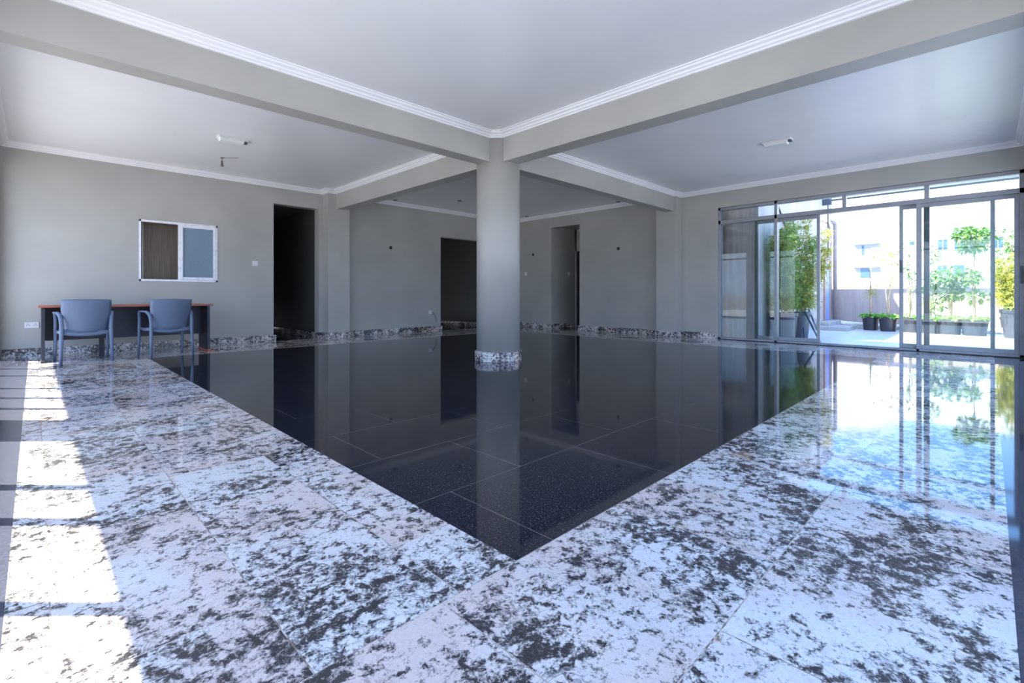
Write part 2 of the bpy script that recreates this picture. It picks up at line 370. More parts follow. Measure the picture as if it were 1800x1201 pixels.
# cornices: one swept moulding per ceiling bay
cp = [(0, CZ), (0.095, CZ), (0.095, CZ-0.012), (0.078, CZ-0.014), (0.070, CZ-0.030), (0.045, CZ-0.042), (0.038, CZ-0.058), (0.020, CZ-0.066), (0.018, CZ-0.080), (0, CZ-0.082)]
struct(MB().sweep([(W0, W0), (BX0, W0), (BX0, 4.58), (4.28, BY0), (W0, BY0)], cp).build('trim_1', M['cove']))
struct(MB().sweep([(W0, BY1), (BX0, BY1), (BX0, W1-PD), (PLX0, W1-PD), (PLX0, W1), (W0, W1)], cp).build('trim_2', M['cove']))
struct(MB().sweep([(BX1, W0), (W1, W0), (W1, PRY0), (W1-PD, PRY0), (W1-PD, BY0), (BX1, BY0)], cp).build('trim_3', M['cove']))
struct(MB().sweep([(BX1, BY1), (W1-PD, BY1), (W1-PD, PRY1), (W1, PRY1), (W1, W1), (PLX1, W1), (PLX1, W1-PD), (BX1, W1-PD)], cp).build('trim_4', M['cove']))
# granite skirting
sk = [(0, 0), (0.022, 0), (0.022, 0.115), (0.014, 0.12), (0, 0.12)]
def skirt(name, paths):
    b = MB()
    for p in paths: b.sweep([Vector(x) for x in p][::-1], sk, False)
    return struct(b.build(name, M['skirt']))
skirt('baseboard_left', [[(W0+0.02, W1), (3.29, W1), (3.29, W1+0.15)], [(4.13, W1+0.15), (4.13, W1), (PLX0, W1), (PLX0, W1-PD), (PLX1, W1-PD), (PLX1, W1), (7.27, W1), (7.27, W1+0.15)], [(8.83, W1+0.1), (8.83, W1), (W1-0.03, W1)],
     [(4.15, 13.9), (4.15, W1+0.2)], [(8.85, 12.9), (8.85, W1+0.2)], [(6.7, 13), (8.8, 13)]])
skirt('baseboard_right', [[(W1, W1-0.03), (W1, 8.31), (W1+1.0, 8.31)], [(W1+0.15, 7.39), (W1, 7.39), (W1, PRY1), (W1-PD, PRY1), (W1-PD, PRY0), (W1, PRY0), (W1, 3.92)]])

# ------------------------------------------------------------------ column
col = tag(empty('column', (4.56, 4.83, 0)), 'round painted concrete column standing alone where the ceiling beams cross', 'column')
MB().lathe([(0.30, 0.12), (0.30, CZ-0.001)], seg=64).build('shaft', M['wall'], col, smooth=False)
for p in bpy.data.objects['shaft'].data.polygons: p.use_smooth = len(p.vertices) == 4
o = MB().lathe([(0.328, 0.0), (0.328, 0.112), (0.322, 0.122), (0.30, 0.124)], seg=24).build('plinth', M['skirt'], col); o['label'] = 'ring of speckled granite skirting'

# ------------------------------------------------------------------ sliding door wall (right)
dw = struct(empty('door_2', (W1+0.06, 0, 0)))
def fr(y0, y1, z0, z1, x0=-0.035, x1=0.035): return MB().box(x0, x1, y0, y1, z0, z1)
YA, YB = -0.35, 3.89
F = MB(); F.box(-0.05, 0.07, YA, YB, 0, 0.045); F.box(-0.05, 0.07, YA, YB, 2.60, 2.655); F.box(-0.05, 0.07, YA, YB, 2.325, 2.40)
for y in (YA, YB-0.05): F.box(-0.05, 0.07, y, y+0.05, 0, 2.655)
F.box(-0.05, 0.07, 2.805, 2.855, 0, 2.655); F.box(-0.05, 0.0, 0.775, 0.815, 0, 2.33)
F.box(-0.05, 0.05, 1.735, 1.79, 2.40, 2.60); F.box(-0.05, 0.05, 0.66, 0.72, 2.40, 2.60)
F.build('frame', M['alu'], dw, bevel=0.004)
G = MB()
for (a, b_) in ((2.86, 3.84), (1.79, 2.80), (0.72, 1.735), (-0.30, 0.66)): G.box(0.0, 0.006, a, b_, 2.41, 2.60)
G.build('transom_pane', M['glass'], dw)
MB().box(-0.022, -0.016, 2.86, 3.84, 0.05, 2.32).build('fixed_pane', M['glass'], dw)
def slider(y0, y1, xo, m1, m2, name='sliding_panel'):
    p = MB(); p.box(xo, xo+0.035, y0, y0+0.05, 0.045, 2.325); p.box(xo, xo+0.035, y0+0.05, y1-0.05, 0.045, 0.11); p.box(xo, xo+0.035, y0+0.05, y1-0.05, 2.265, 2.325)
    p = p.build(name, m1, dw, bevel=0.003)
    MB().box(xo, xo+0.035, y1-0.05, y1, 0.045, 2.325).build('stile', m2, p, bevel=0.003)
    MB().box(xo+0.015, xo+0.021, y0+0.05, y1-0.05, 0.11, 2.265).build('pane', M['glass'], p)
    return p
p1 = slider(2.13, 3.22, 0.02, M['alu'], M['alu_dark'])
p2 = slider(-0.30, 0.80, -0.03, M['alu'], M['alu'])
p3 = slider(-0.06, 1.03, 0.025, M['alu'], M['alu'])
MB().box(0.020, 0.070, 0.66, 0.73, 0.045, 2.325).build('mullion', M['alu_dark'], dw)
MB().box(-0.045, -0.03, 0.985, 1.02, 1.25, 1.45).build('door_handle', M['alu_dark'], dw)
MB().box(-0.075, -0.045, -0.34, -0.305, 1.05, 1.30).build('lock', M['alu_dark'], dw)
MB().box(-0.085, -0.05, YA, YB, 0.0, 0.012).build('sill_strip', M['black'], dw)
# ------------------------------------------------------------------ glazing frames of the two near walls
def near_frames(name, axis, segs, mull):
    b = MB()
    def bx(a0, a1, z0, z1):
        if axis == 'y': b.box(W0-0.13, W0-0.08, a0, a1, z0, z1)
        else: b.box(a0, a1, W0-0.13, W0-0.08, z0, z1)
    for a0, a1 in segs:
        bx(a0, a1, 0, 0.05); bx(a0, a1, 2.60, 2.65); bx(a0, a1, 2.34, 2.39); bx(a0, a0+0.05, 0, 2.65); bx(a1-0.05, a1, 0, 2.65)
    for mm in mull: bx(mm-0.022, mm+0.022, 0, 2.65)
    return struct(b.build(name, M['alu']))
near_frames('window_1', 'y', [(-0.1, 4.62), (5.12, 9.62)], (8.55, 7.85, 6.85, 6.25, 5.7, 3.55, 3.08, 2.35, 1.2))
near_frames('window_2', 'x', [(-0.1, 4.3), (4.8, 9.45)], (1.0, 2.1, 3.2, 5.9, 7.0, 8.1))

# ------------------------------------------------------------------ small sliding window in the left wall
wn = struct(empty('window_3', (1.76, W1, 1.625)))
a = 0.56; h = 0.505
g = MB(); g.box(-a, a, -0.012, 0.08, -h, -h+0.035); g.box(-a, a, -0.012, 0.08, h-0.035, h); g.box(-a, -a+0.03, -0.012, 0.08, -h, h); g.box(a-0.03, a, -0.012, 0.08, -h, h)
g.build('window_frame', M['white_alu'], wn, bevel=0.003)
s_ = MB(); s_.box(-0.03, 0.04, -0.02, 0.02, -h+0.035, h-0.035); s_.box(a-0.07, a-0.03, -0.02, 0.02, -h+0.035, h-0.035); s_.box(0.04, a-0.07, -0.02, 0.02, -h+0.035, -h+0.08); s_.box(0.04, a-0.07, -0.02, 0.02, h-0.08, h-0.035)
s_ = s_.build('sliding_sash', M['white_alu'], wn, bevel=0.003)
MB().box(0.04, a-0.07, -0.004, 0.004, -h+0.08, h-0.08).build('frosted_pane', M['frost'], s_)
MB().box(-a-0.1, a+0.1, 0.45, 0.47, -0.8, 0.8).build('panel', M['brown'], wn)
MB().box(-0.47, -0.45, 0.40, 0.45, -0.8, 0.8).build('panel_strip', M['pipe_white'], wn)
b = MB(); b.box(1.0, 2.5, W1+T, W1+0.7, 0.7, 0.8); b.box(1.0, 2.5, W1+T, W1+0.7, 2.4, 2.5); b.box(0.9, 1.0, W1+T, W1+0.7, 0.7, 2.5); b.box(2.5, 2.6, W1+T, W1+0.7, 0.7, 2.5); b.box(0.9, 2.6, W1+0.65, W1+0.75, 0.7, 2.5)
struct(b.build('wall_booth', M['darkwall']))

# ------------------------------------------------------------------ desk
desk = tag(empty('desk', (0, 0, 0)), 'long dark desk with a thin cherry red top against the pale wall', 'desk')
X0, X1, Y0, Y1 = 0.06, 1.97, 8.72, 9.38
MB().box(X0-0.03, X1+0.03, Y0-0.02, Y1+0.03, 0.722, 0.75).build('desktop', M['cherry'], desk, bevel=0.004)['label'] = 'cherry red laminate top'
for x in (X0, X1-0.035):
    l = MB(); xs = 1 if x > 1 else 0
    l.v = [(x, Y0+0.03, 0.03), (x+0.035, Y0+0.03, 0.03), (x+0.035, Y1-0.05, 0.03), (x, Y1-0.05, 0.03), (x, Y0+0.05, 0.722), (x+0.035, Y0+0.05, 0.722), (x+0.035, Y1-0.05, 0.722), (x, Y1-0.05, 0.722)]
    l.f = [(0, 3, 2, 1), (4, 5, 6, 7), (0, 1, 5, 4), (1, 2, 6, 5), (2, 3, 7, 6), (3, 0, 4, 7)]; l.m = [0]*6
    l.build('end_panel', M['laminate'], desk)
    MB().box(x-0.006, x+0.041, Y0-0.02, Y1-0.02, 0.0, 0.03).build('foot', M['laminate'] if xs == 0 else M['cherry'], desk, bevel=0.005)
MB().box(X0+0.035, X1-0.035, 9.16, 9.18, 0.26, 0.722).build('modesty_panel', M['laminate'], desk)
MB().box(0.66, 0.72, 9.12, 9.16, 0.0, 0.26).build('support_leg', M['laminate'], desk)
for z in (0.67, 0.50): MB().tube([(X1-0.045, 8.88, z), (X1-0.035, 8.88, z)], 0.012, 8).build('fitting', M['chrome'], desk)

# ------------------------------------------------------------------ chairs
def make_chair():
    root = empty('armchair')
    # seat: rounded slab, dished
    s = MB(); nx, ny = 10, 10; top = []; 
    def P(i, j, low):
        a = -1+2*i/nx; b_ = -1+2*j/ny
        hw = 0.225+0.02*b_; x = a*hw; y = 0.0+b_*0.225
        if b_ < 0: y = -0.225*(-b_)*(1-0.10*abs(a)**2) 
        z = 0.425 - 0.012*(1-a*a)*(1-b_*b_) - (0.02*max(0, b_)**3) - 0.012*max(0, -b_)**3*(1-a*a)
        return (x, y, z - (0.035 if low else 0))
    for low in (0, 1):
        for j in range(ny+1):
            for i in range(nx+1): s.v.append(P(i, j, low))
    K = (nx+1)*(ny+1)
    for j in range(ny):
        for i in range(nx):
            q0 = j*(nx+1)+i
            s.f.append([q0, q0+1, q0+nx+2, q0+nx+1]); s.f.append([K+q0, K+q0+nx+1, K+q0+nx+2, K+q0+1])
    for i in range(nx):
        s.f.append([i, K+i, K+i+1, i+1]); q0 = ny*(nx+1)+i; s.f.append([q0, q0+1, K+q0+1, K+q0])
    for j in range(ny):
        q0 = j*(nx+1); s.f.append([q0, q0+nx+1, K+q0+nx+1, K+q0]); q0 += nx; s.f.append([q0, K+q0, K+q0+nx+1, q0+nx+1])
    s.m = [0]*len(s.f); s.build('seat', M['chair'], root, smooth=True)
    # backrest shell, bowed outwards, narrower at its foot, with a rim
    s = MB(); nx, nz = 14, 10
    for side in (0, 1):
        for j in range(nz+1):
            t_ = j/nz; z = 0.405+t_*0.43
            hw = 0.205+0.045*min(1, t_*1.5)
            for i in range(nx+1):
                a = -1+2*i/nx
                y = -0.225-0.055*t_+0.075*a*a*(1-0.25*t_)
                zz = z - (0.035*(1-a*a) if j == 0 else 0) - (0.008*a*a if j == nz else 0)
                s.v.append((a*hw, y+(0.014 if side else -0.010), zz))
    K = (nx+1)*(nz+1)
    for j in range(nz):
        for i in range(nx):
            q0 = j*(nx+1)+i; s.f.append([q0, q0+1, q0+nx+2, q0+nx+1]); s.f.append([K+q0, K+q0+nx+1, K+q0+nx+2, K+q0+1])
    for i in range(nx):
        s.f.append([i, K+i, K+i+1, i+1]); q0 = nz*(nx+1)+i; s.f.append([q0, q0+1, K+q0+1, K+q0])
    for j in range(nz):
        q0 = j*(nx+1); s.f.append([q0, q0+nx+1, K+q0+nx+1, K+q0]); q0 += nx; s.f.append([q0, K+q0, K+q0+nx+1, q0+nx+1])
    s.m = [0]*len(s.f); s.build('backrest', M['chair'], root, smooth=True)
    # curved rail under the backrest
    pts = [(x, -0.205-0.03*(1-(x/0.24)**2), 0.40-0.028*(1-(x/0.24)**2)) for x in [-.24+.48*i/12 for i in range(13)]]
    MB().tube(pts, 0.024, 10, 0.6, up=(0, 0, 1)).build('back_rail', M['chair'], root, smooth=True)
    for sx in (-1, 1):
        rear = [(sx*0.255, -0.265, 0.0), (sx*0.25, -0.25, 0.2), (sx*0.245, -0.235, 0.42)] + bez((sx*0.245, -0.235, 0.50), (sx*0.250, -0.23, 0.645), (sx*0.275, -0.09, 0.655), 6)
        MB().tube(rear, [0.016, 0.019, 0.024]+[0.023]*7, 10, 0.8, up=(1, 0, 0)).build('leg', M['chair'], root, smooth=True)
        fr_ = [(sx*0.272, 0.235, 0.0), (sx*0.27, 0.22, 0.2), (sx*0.268, 0.205, 0.42), (sx*0.270, 0.20, 0.56), (sx*0.276, 0.185, 0.63), (sx*0.28, 0.15, 0.652)]
        MB().tube(fr_, [0.015, 0.018, 0.022, 0.020, 0.020, 0.018], 10, 0.8, up=(1, 0, 0)).build('leg', M['chair'], root, smooth=True)
        MB().tube([(sx*0.272, -0.10, 0.655), (sx*0.285, 0.0, 0.66), (sx*0.286, 0.10, 0.658), (sx*0.28, 0.165, 0.650)], [0.024, 0.026, 0.025, 0.020], 10, 0.5, up=(1, 0, 0)).build('armrest', M['chair'], root, smooth=True)
        MB().tube([(sx*0.25, -0.22, 0.41), (sx*0.255, 0, 0.40), (sx*0.265, 0.20, 0.41)], 0.022, 8, 0.7, up=(0, 0, 1)).build('side_rail', M['chair'], root, smooth=True)
    return root
ch = make_chair(); ch.location = (0.475, 8.63, 0); ch.rotation_euler = (0, 0, math.radians(3))
tag(ch, 'blue grey plastic armchair at the left end of the desk, nearer the corner socket', 'chair', 'plastic armchairs at the desk')
c2 = ch.copy(); COL.objects.link(c2); c2.location = (1.36, 8.50, 0); c2.rotation_euler = (0, 0, math.radians(7))
for k in list(ch.children):
    kk = k.copy(); COL.objects.link(kk); kk.parent = c2
tag(c2, 'blue grey plastic armchair at the right end of the desk, partly on black granite', 'chair', 'plastic armchairs at the desk')

# ------------------------------------------------------------------ fittings on the walls
def plate(name, axis, a_, z, wd, ht, label, cat, at, rock=1, sockets=False):
    """axis x: on a wall facing -Y at Y=at ; axis y: on a wall facing -X at X=at"""
    r_ = empty(name, (a_, at, z) if axis == 'x' else (at, a_, z), 0 if axis == 'x' else -PI/2)
    tag(r_, label, cat)
    MB().box(-wd/2, wd/2, -0.012, 0.0, -ht/2, ht/2).build('plate', M['white_plastic'], r_, bevel=0.003)
    for i in range(rock):
        cx = (i-(rock-1)/2)*wd/rock
        if sockets:
            MB().box(cx-0.016, cx-0.010, -0.0135, -0.010, -0.012, 0.0).box(cx+0.010, cx+0.016, -0.0135, -0.010, -0.012, 0.0).box(cx-0.004, cx+0.004, -0.0135, -0.010, 0.008, 0.020).build('pin_hole', M['black'], r_)
        else: MB().box(cx-0.014, cx+0.014, -0.018, -0.010, -0.022, 0.022).build('rocker', M['white_plastic'], r_, bevel=0.002)
    return r_
plate('light_switch', 'x', 2.94, 1.49, 0.10, 0.09, 'white light switch on the pale wall between the small window and the left doorway', 'switch', W1)
plate('wall_socket', 'x', -0.03, 0.455, 0.15, 0.085, 'white double socket low on the wall left of the desk', 'socket', W1, 2, True)
plate('wall_socket', 'x', 6.93, 0.47, 0.085, 0.085, 'white socket with a loose cable, left of the dark back doorway', 'socket', W1, 1, True)
plate('light_switch', 'y', 9.25, 1.50, 0.09, 0.09, 'white light switch just right of the column, left of the narrow doorway', 'switch', W1)
plate('light_switch', 'x', 10.55, 1.50, 0.085, 0.085, 'shaded light switch inside the narrow doorway passage', 'switch', 8.31)
tag(MB().tube([(6.96, W1-0.02, 0.455), (7.03, W1-0.04, 0.44), (7.08, W1-0.03, 0.33), (7.10, W1-0.03, 0.22)], 0.005, 6).build('loose_cable', M['black'], smooth=True), 'thin dark cable hanging from the socket beside the dark back doorway', 'cable')
def outlet(axis, a_, z, label):
    r_ = empty('wall_light_box', (a_, W1, z) if axis == 'x' else (W1, a_, z), 0 if axis == 'x' else -PI/2); tag(r_, label, 'outlet', 'empty wall light outlets')
    b = MB(); n = 16
    ring = MB(); seg = 20
    for rr, y in ((0.040, 0.0), (0.040, -0.004), (0.032, -0.005), (0.032, -0.001)):
        for k in range(seg): ring.v.append((rr*math.cos(2*PI*k/seg), y, rr*math.sin(2*PI*k/seg)))
    for i in range(3):
        for k in range(seg): ring.f.append([i*seg+k, i*seg+(k+1) % seg, (i+1)*seg+(k+1) % seg, (i+1)*seg+k]); ring.m.append(0)
    ring.build('rim', M['brass'], r_)
    MB().tube([(0, -0.001, 0), (0, -0.003, 0)], 0.033, 16).build('box_mouth', M['black'], r_)
    MB().tube([(0.0, -0.003, 0.0), (0.01, -0.03, -0.01), (0.02, -0.02, -0.035)], 0.003, 6).build('wire', M['black'], r_)
outlet('x', 5.83, 1.99, 'empty round wall light outlet between the left pilaster and the back doorway')
outlet('y', 8.97, 2.02, 'empty round wall light outlet just right of the column')
outlet('y', 6.23, 2.00, 'empty round wall light outlet between the narrow doorway and the right pilaster')

# ------------------------------------------------------------------ ceiling fittings
def batten(x, y, rz, label):
    r_ = tag(empty('ceiling_light', (x, y, CZ), rz), label, 'ceiling light')
    MB().box(-0.17, 0.19, -0.075, 0.075, -0.02, 0).build('base', M['white_plastic'], r_, bevel=0.004)
    d_ = MB(); d_.v = [(-0.16, -0.07, -0.02), (0.15, -0.07, -0.02), (0.15, 0.07, -0.02), (-0.16, 0.07, -0.02), (-0.145, -0.055, -0.065), (0.135, -0.055, -0.065), (0.135, 0.055, -0.065), (-0.145, 0.055, -0.065)]
    d_.f = [(0, 3, 2, 1), (4, 5, 6, 7), (0, 1, 5, 4), (1, 2, 6, 5), (2, 3, 7, 6), (3, 0, 4, 7)]; d_.m = [0]*6
    d_.build('diffuser', M['white_plastic'], r_, bevel=0.006)
    MB().box(0.15, 0.19, -0.03, 0.03, -0.045, -0.02).build('end_cap', M['alu_dark'], r_)
batten(1.93, 7.42, 0, 'white rectangular ceiling light above the desk side of the room')
batten(7.40, 2.12, PI/2+PI, 'white rectangular ceiling light on the ceiling nearer the glass sliding doors')
r_ = tag(empty('lamp_holder', (2.09, 8.56, CZ)), 'bare lamp holder hanging from the ceiling above the small wall window', 'lamp holder')
MB().lathe([(0.02, -0.012), (0.025, 0.0)], seg=12).build('ceiling_rose', M['brass'], r_)
MB().tube([(0, 0, -0.01), (0, 0, -0.05)], 0.003, 6).build('cord', M['brass'], r_)
MB().lathe([(0.022, -0.14), (0.022, -0.115), (0.016, -0.105), (0.010, -0.05)], seg=14).build('socket', M['brass'], r_, smooth=True)
MB().tube([(0.0, 0.0, -0.008), (0.10, -0.09, -0.004), (0.18, -0.17, -0.004)], 0.003, 6).build('surface_wire', M['brass'], r_)
for x, y, lb in ((5.80, 9.56, 'dark recessed downlight in the back ceiling, nearer the left pilaster'), (9.56, 6.08, 'dark recessed downlight in the back ceiling, nearer the right pilaster'), (9.56, 8.98, 'dark recessed downlight in the back ceiling just right of the column'), (6.9, 8.6, 'small dark downlight in the back ceiling left of the column')):
    r_ = tag(empty('downlight', (x, y, CZ)), lb, 'downlight', 'recessed downlights of the back ceiling')
    MB().lathe([(0.050, -0.006), (0.055, 0.0)], seg=20).build('bezel', M['alu_dark'], r_); MB().lathe([(0.038, -0.009), (0.038, -0.005)], seg=20).build('lamp_face', M['black'], r_)

# ------------------------------------------------------------------ outside: terrace
struct(MB().box(W1+0.10, 16.7, -9, 3.3, -0.30, -0.005).build('terrace_floor', M['tile']))
struct(MB().box(-3.2, W0-T, -3.0, 11, -0.30, -0.02).box(W0-T, W1+0.1, -3.2, W0-T, -0.30, -0.02).build('balcony_floor', M['concrete']))
struct(MB().box(-150, 200, -150, 200, -4.2, -4.0).build('ground', M['concrete']))
YS = 3.25; XC = 16.5
SX = 10.18
sb = tag(empty('side_building', (SX, YS, 0)), 'tall weathered plaster building flank running along the left of the terrace', 'building')
MB().box(0, XC-SX, 0, 3.6, -4, 3.7).build('wall', M['plaster'], sb)
MB().box(-0.03, XC-SX+0.03, -0.03, 3.6, 3.7, 3.78).build('coping', M['plaster'], sb)
dd = MB().box(5.45+10.04-SX, 5.97+10.04-SX, -0.03, 0.0, 0.20, 1.82).build('door', M['blue_door'], sb)
MB().box(5.26, 5.31, -0.04, 0.0, 0.18, 1.88).box(5.83, 5.88, -0.04, 0.0, 0.18, 1.88).box(5.26, 5.88, -0.04, 0.0, 1.82, 1.88).build('door_frame', M['frame_wood'], dd)
struct(MB().box(XC, XC+0.2, -9, 9, -4, 1.07).build('wall_terrace', M['parapet']))
struct(MB().box(15.62, XC, -9, 2.5, -0.005, 0.025).build('terrace_kerb', M['concrete']))
tag(MB().box(14.3, 15.6, 2.5, YS-0.002, -0.005, 0.09).box(14.65, 16.3, 2.95, YS-0.002, 0.0, 0.19).build('doorstep', M['concrete'], bevel=0.01), 'two low concrete steps below the blue door on the terrace', 'steps')
dp = tag(MB().tube([(16.25, YS+0.0, 3.0)]+bez((16.3, YS-0.06, 3.0), (16.36, YS-0.1, 3.0), (16.36, YS-0.1, 2.85), 5)+[(16.36, YS-0.1, 0.22)], 0.055, 12).build('downpipe', M['pipe_grey'], smooth=True), 'mauve grey downpipe on the corner of the plaster building', 'pipe')
tag(MB().tube([(14.9, YS-0.05, 2.95), (15.7, YS-0.05, 2.97)]+bez((15.7, YS-0.05, 2.97), (16.15, YS-0.05, 2.98), (16.15, YS-0.06, 2.6), 6), 0.04, 10).build('waste_pipe', M['pipe_white'], smooth=True), 'cream pipe arching along the plaster building above the blue door', 'pipe')
tag(MB().tube([(15.5, 2.86, 0.146), (15.75, 2.2, 0.09), (15.80, 1.2, 0.081), (15.8, -5, 0.081)], 0.055, 12, cap=False).build('drain_pipe', M['pipe_white'], smooth=True), 'cream drain pipe lying along the foot of the terrace wall behind the pots', 'pipe')
cb = tag(MB().tube([(15.46, YS-0.004, 3.69), (15.46, YS-0.105, 3.66), (15.47, YS-0.105, 2.8), (15.46, YS-0.105, 1.93), (15.46, YS-0.004, 1.90)], 0.012, 6).build('cable', M['black'], smooth=True), 'black cable running down the plaster building above the blue door', 'cable')
fl = tag(empty('steel_bar', (15.35, YS, 3.465)), 'dark steel bar reaching out from the plaster building high over the terrace', 'bar')
MB().box(-0.05, 0.05, -0.22, 0.0, -0.10, 0.06).build('bracket', M['steel_blue'], fl); MB().tube([(0, -0.2, 0.03), (0, -9.0, 0.03)], 0.045, 8).build('bar', M['alu_dark'], fl); MB().tube([(0, -8.9, 0.03), (0, -8.9, -3.465)], 0.03, 8).build('post', M['alu_dark'], fl)
tag(MB().tube([(10.98, YS-0.03, 3.05), (12.1, YS-0.03, 2.28)], 0.022, 8).build('steel_brace', M['steel_blue'], smooth=True), 'dark diagonal steel brace on the plaster wall above the bamboo', 'brace')

# distant white apartment building
ab = tag(empty('apartment_building', (75, 0, -4)), 'long white apartment building with small blue windows beyond the terrace wall', 'building')
MB().box(0, 12, -40, 34, 0, 18.2).build('wall', M['facade'], ab)
def onb(px, py): v = uv_at(px, py, X=75); return v.y, v.z+4
def rect(name, x0, x1, y0, y1, m_, dep=0.0, th=0.08, parent=ab):
    ya, za = onb(x0, y0); yb, zb = onb(x1, y1)
    return MB().box(-dep-th, -dep, min(ya, yb), max(ya, yb), min(za, zb), max(za, zb)).build(name, m_, parent)
def bwin(x0, x1, y0, y1, slit=None):
    p = rect('window', x0, x1, y0, y1, M['facade_grey'], 0.0, 0.05)
    rect('pane', x0+1.2, x1-1.2, y0+1.5, y1-1.5, M['blue_glass'], 0.05, 0.03, p)
    if slit: rect('mullion', slit, slit+1, y0+1, y1-1, M['facade'], 0.08, 0.04, p)
M['curtain'] = simple('curtained_window', (0.22, 0.25, 0.31), 0.4)
for (x0, x1, y0, y1, sl_) in ((1501, 1548, 431, 449, (1515, 1519)), (1501, 1548, 471, 489, (1513, 1529))):
    p = rect('window', x0, x1, y0, y1, M['curtain'], 0.0, 0.05); rect('open_sash', sl_[0], sl_[1], y0+1, y1-1, M['blue_glass'], 0.05, 0.03, p)
for (x0, x1, y0, y1, s2) in (      (1598, 1608, 424, 432, None), (1648, 1666, 421, 440, 1657), (1677, 1697, 419, 440, 1686), (1700, 1732, 418, 436, 1716), (1741, 1764, 416, 436, 1754), (1647, 1665, 466, 482, 1656), (1676, 1696, 465, 485, None)):
    bwin(x0, x1, y0, y1, s2)
for (x0, x1, y) in ((1501, 1549, 429), (1501, 1549, 470), (1628, 1850, 406), (1648, 1850, 443.5), (1648, 1850, 450.5), (1648, 1850, 488), (1648, 1850, 494.5)):
    ya, za = onb(x0, y); yb, _ = onb(x1, y)
    MB().box(-0.35, 0, min(ya, yb), max(ya, yb), za-0.08, za+0.06).build('ledge', M['facade_grey'], ab)

# ------------------------------------------------------------------ plants
def leaf(b, p, d, ln, wd, nrm, rnd, droop=0.3):
    side = d.cross(nrm)
    if side.length < 1e-3: side = Vector((1, 0, 0))
    side.normalize(); k = len(b.v)
    mid = p+d*ln*0.45; tip = p+d*ln+Vector((0, 0, -droop*ln))
    up_ = nrm*wd*0.18
    b.v += [tuple(p), tuple(mid+side*wd/2+up_), tuple(mid), tuple(mid-side*wd/2+up_), tuple(tip)]
    b.f += [[k, k+1, k+2], [k, k+2, k+3], [k+1, k+4, k+2], [k+2, k+4, k+3]]; b.m += [0]*4
def rv(R): return Vector((R.gauss(0, 1), R.gauss(0, 1), R.gauss(0, 1))).normalized()
def pot(root, x, y, z, rt, rb, h_, m_):
    pr = MB(); pr.lathe([(rb, z), (rt*0.96, z+h_*0.86), (rt, z+h_*0.87), (rt*1.03, z+h_*0.9), (rt*1.03, z+h_), (rt*0.93, z+h_), (rt*0.90, z+h_*0.93)], x, y, 28)
    pr.build('pot', m_, root, smooth=False)
    MB().lathe([(rt*0.90, z+h_*0.90), (rt*0.90, z+h_*0.935)], x, y, 24).build('soil', M['soil'], root)
def ground_leaves(root, x, y, z, rad, n, R, m_):
    b = MB()
    for i in range(n):
        a = R.uniform(0, 2*PI); rr = rad*math.sqrt(R.random()); p = Vector((x+rr*0.75*math.cos(a), y+rr*0.75*math.sin(a), z+R.uniform(-0.01, 0.10)*(1.1-rr/rad)+0.02))
        d_ = Vector((math.cos(a), math.sin(a), R.uniform(-0.3, 0.6))).normalized()
        leaf(b, p, d_, R.uniform(0.09, 0.15), R.uniform(0.09, 0.13), Vector((R.gauss(0, .3), R.gauss(0, .3), 1)).normalized(), R, 0.25)
    b.build('groundcover', m_, root)
def shrub(name, label, x, y, pr, stems, clusters, m_, seed, ph=0.35, pm=None, gl=True, lw=0.5, ls=(0.07, 0.13), cat='potted plant', group='potted plants along the terrace wall'):
    R = random.Random(seed); root = tag(empty(name, (x, y, -0.005)), label, cat, group)
    pot(root, 0, 0, 0, pr, pr*0.80, ph, pm or M['pot_black'])
    sb_ = MB()
    for (dx, dy, hh, r0) in stems:
        pts = []; n = 7
        for i in range(n+1):
            t_ = i/n; pts.append((dx*t_+R.gauss(0, .008), dy*t_+R.gauss(0, .008), ph*0.9+(hh-ph*0.9)*t_))
        sb_.tube(pts, [r0*(1-0.6*i/n) for i in range(n+1)], 6)
    # twigs from stems to clusters
    lb = MB()
    for (cx, cy, cz, rx, rz_, n) in clusters:
        for i in range(n):
            v = rv(R); rr = R.random()**0.45; p = Vector((cx+v.x*rx*rr, cy+v.y*rx*rr, cz+v.z*rz_*rr))
            d_ = (v*0.7+rv(R)*0.6+Vector((0, 0, 0.1))).normalized(); l_ = R.uniform(*ls)
            leaf(lb, p, d_, l_, l_*lw, (Vector((0, 0, 1))+rv(R)*0.6).normalized(), R)
            if i % 9 == 0:
                st = min(stems, key=lambda s: abs(s[0]-cx)+abs(s[1]-cy)+max(0, cz-s[2])); t_ = min(1, max(0.2, (cz-rz_*0.8-ph*0.9)/(st[2]-ph*0.9)))
                a_ = Vector((st[0]*t_, st[1]*t_, ph*0.9+(st[2]-ph*0.9)*t_)); sb_.tube([a_, (a_+p)/2+Vector((0, 0, 0.01)), p], 0.003, 4)
    sb_.build('stem', M['stem'], root, smooth=True)
    lb.build('foliage', m_, root)
    if gl: ground_leaves(root, 0, 0, ph*0.93, pr*1.25, 55, R, M['leaf_bright'])
    return root
zt = -0.005
def at(px, py):
    v = uv_at(px, py, z=zt); k = 1+0.17/math.hypot(v.x, v.y); return v.x*k, v.y*k
x, y = at(1530, 581)
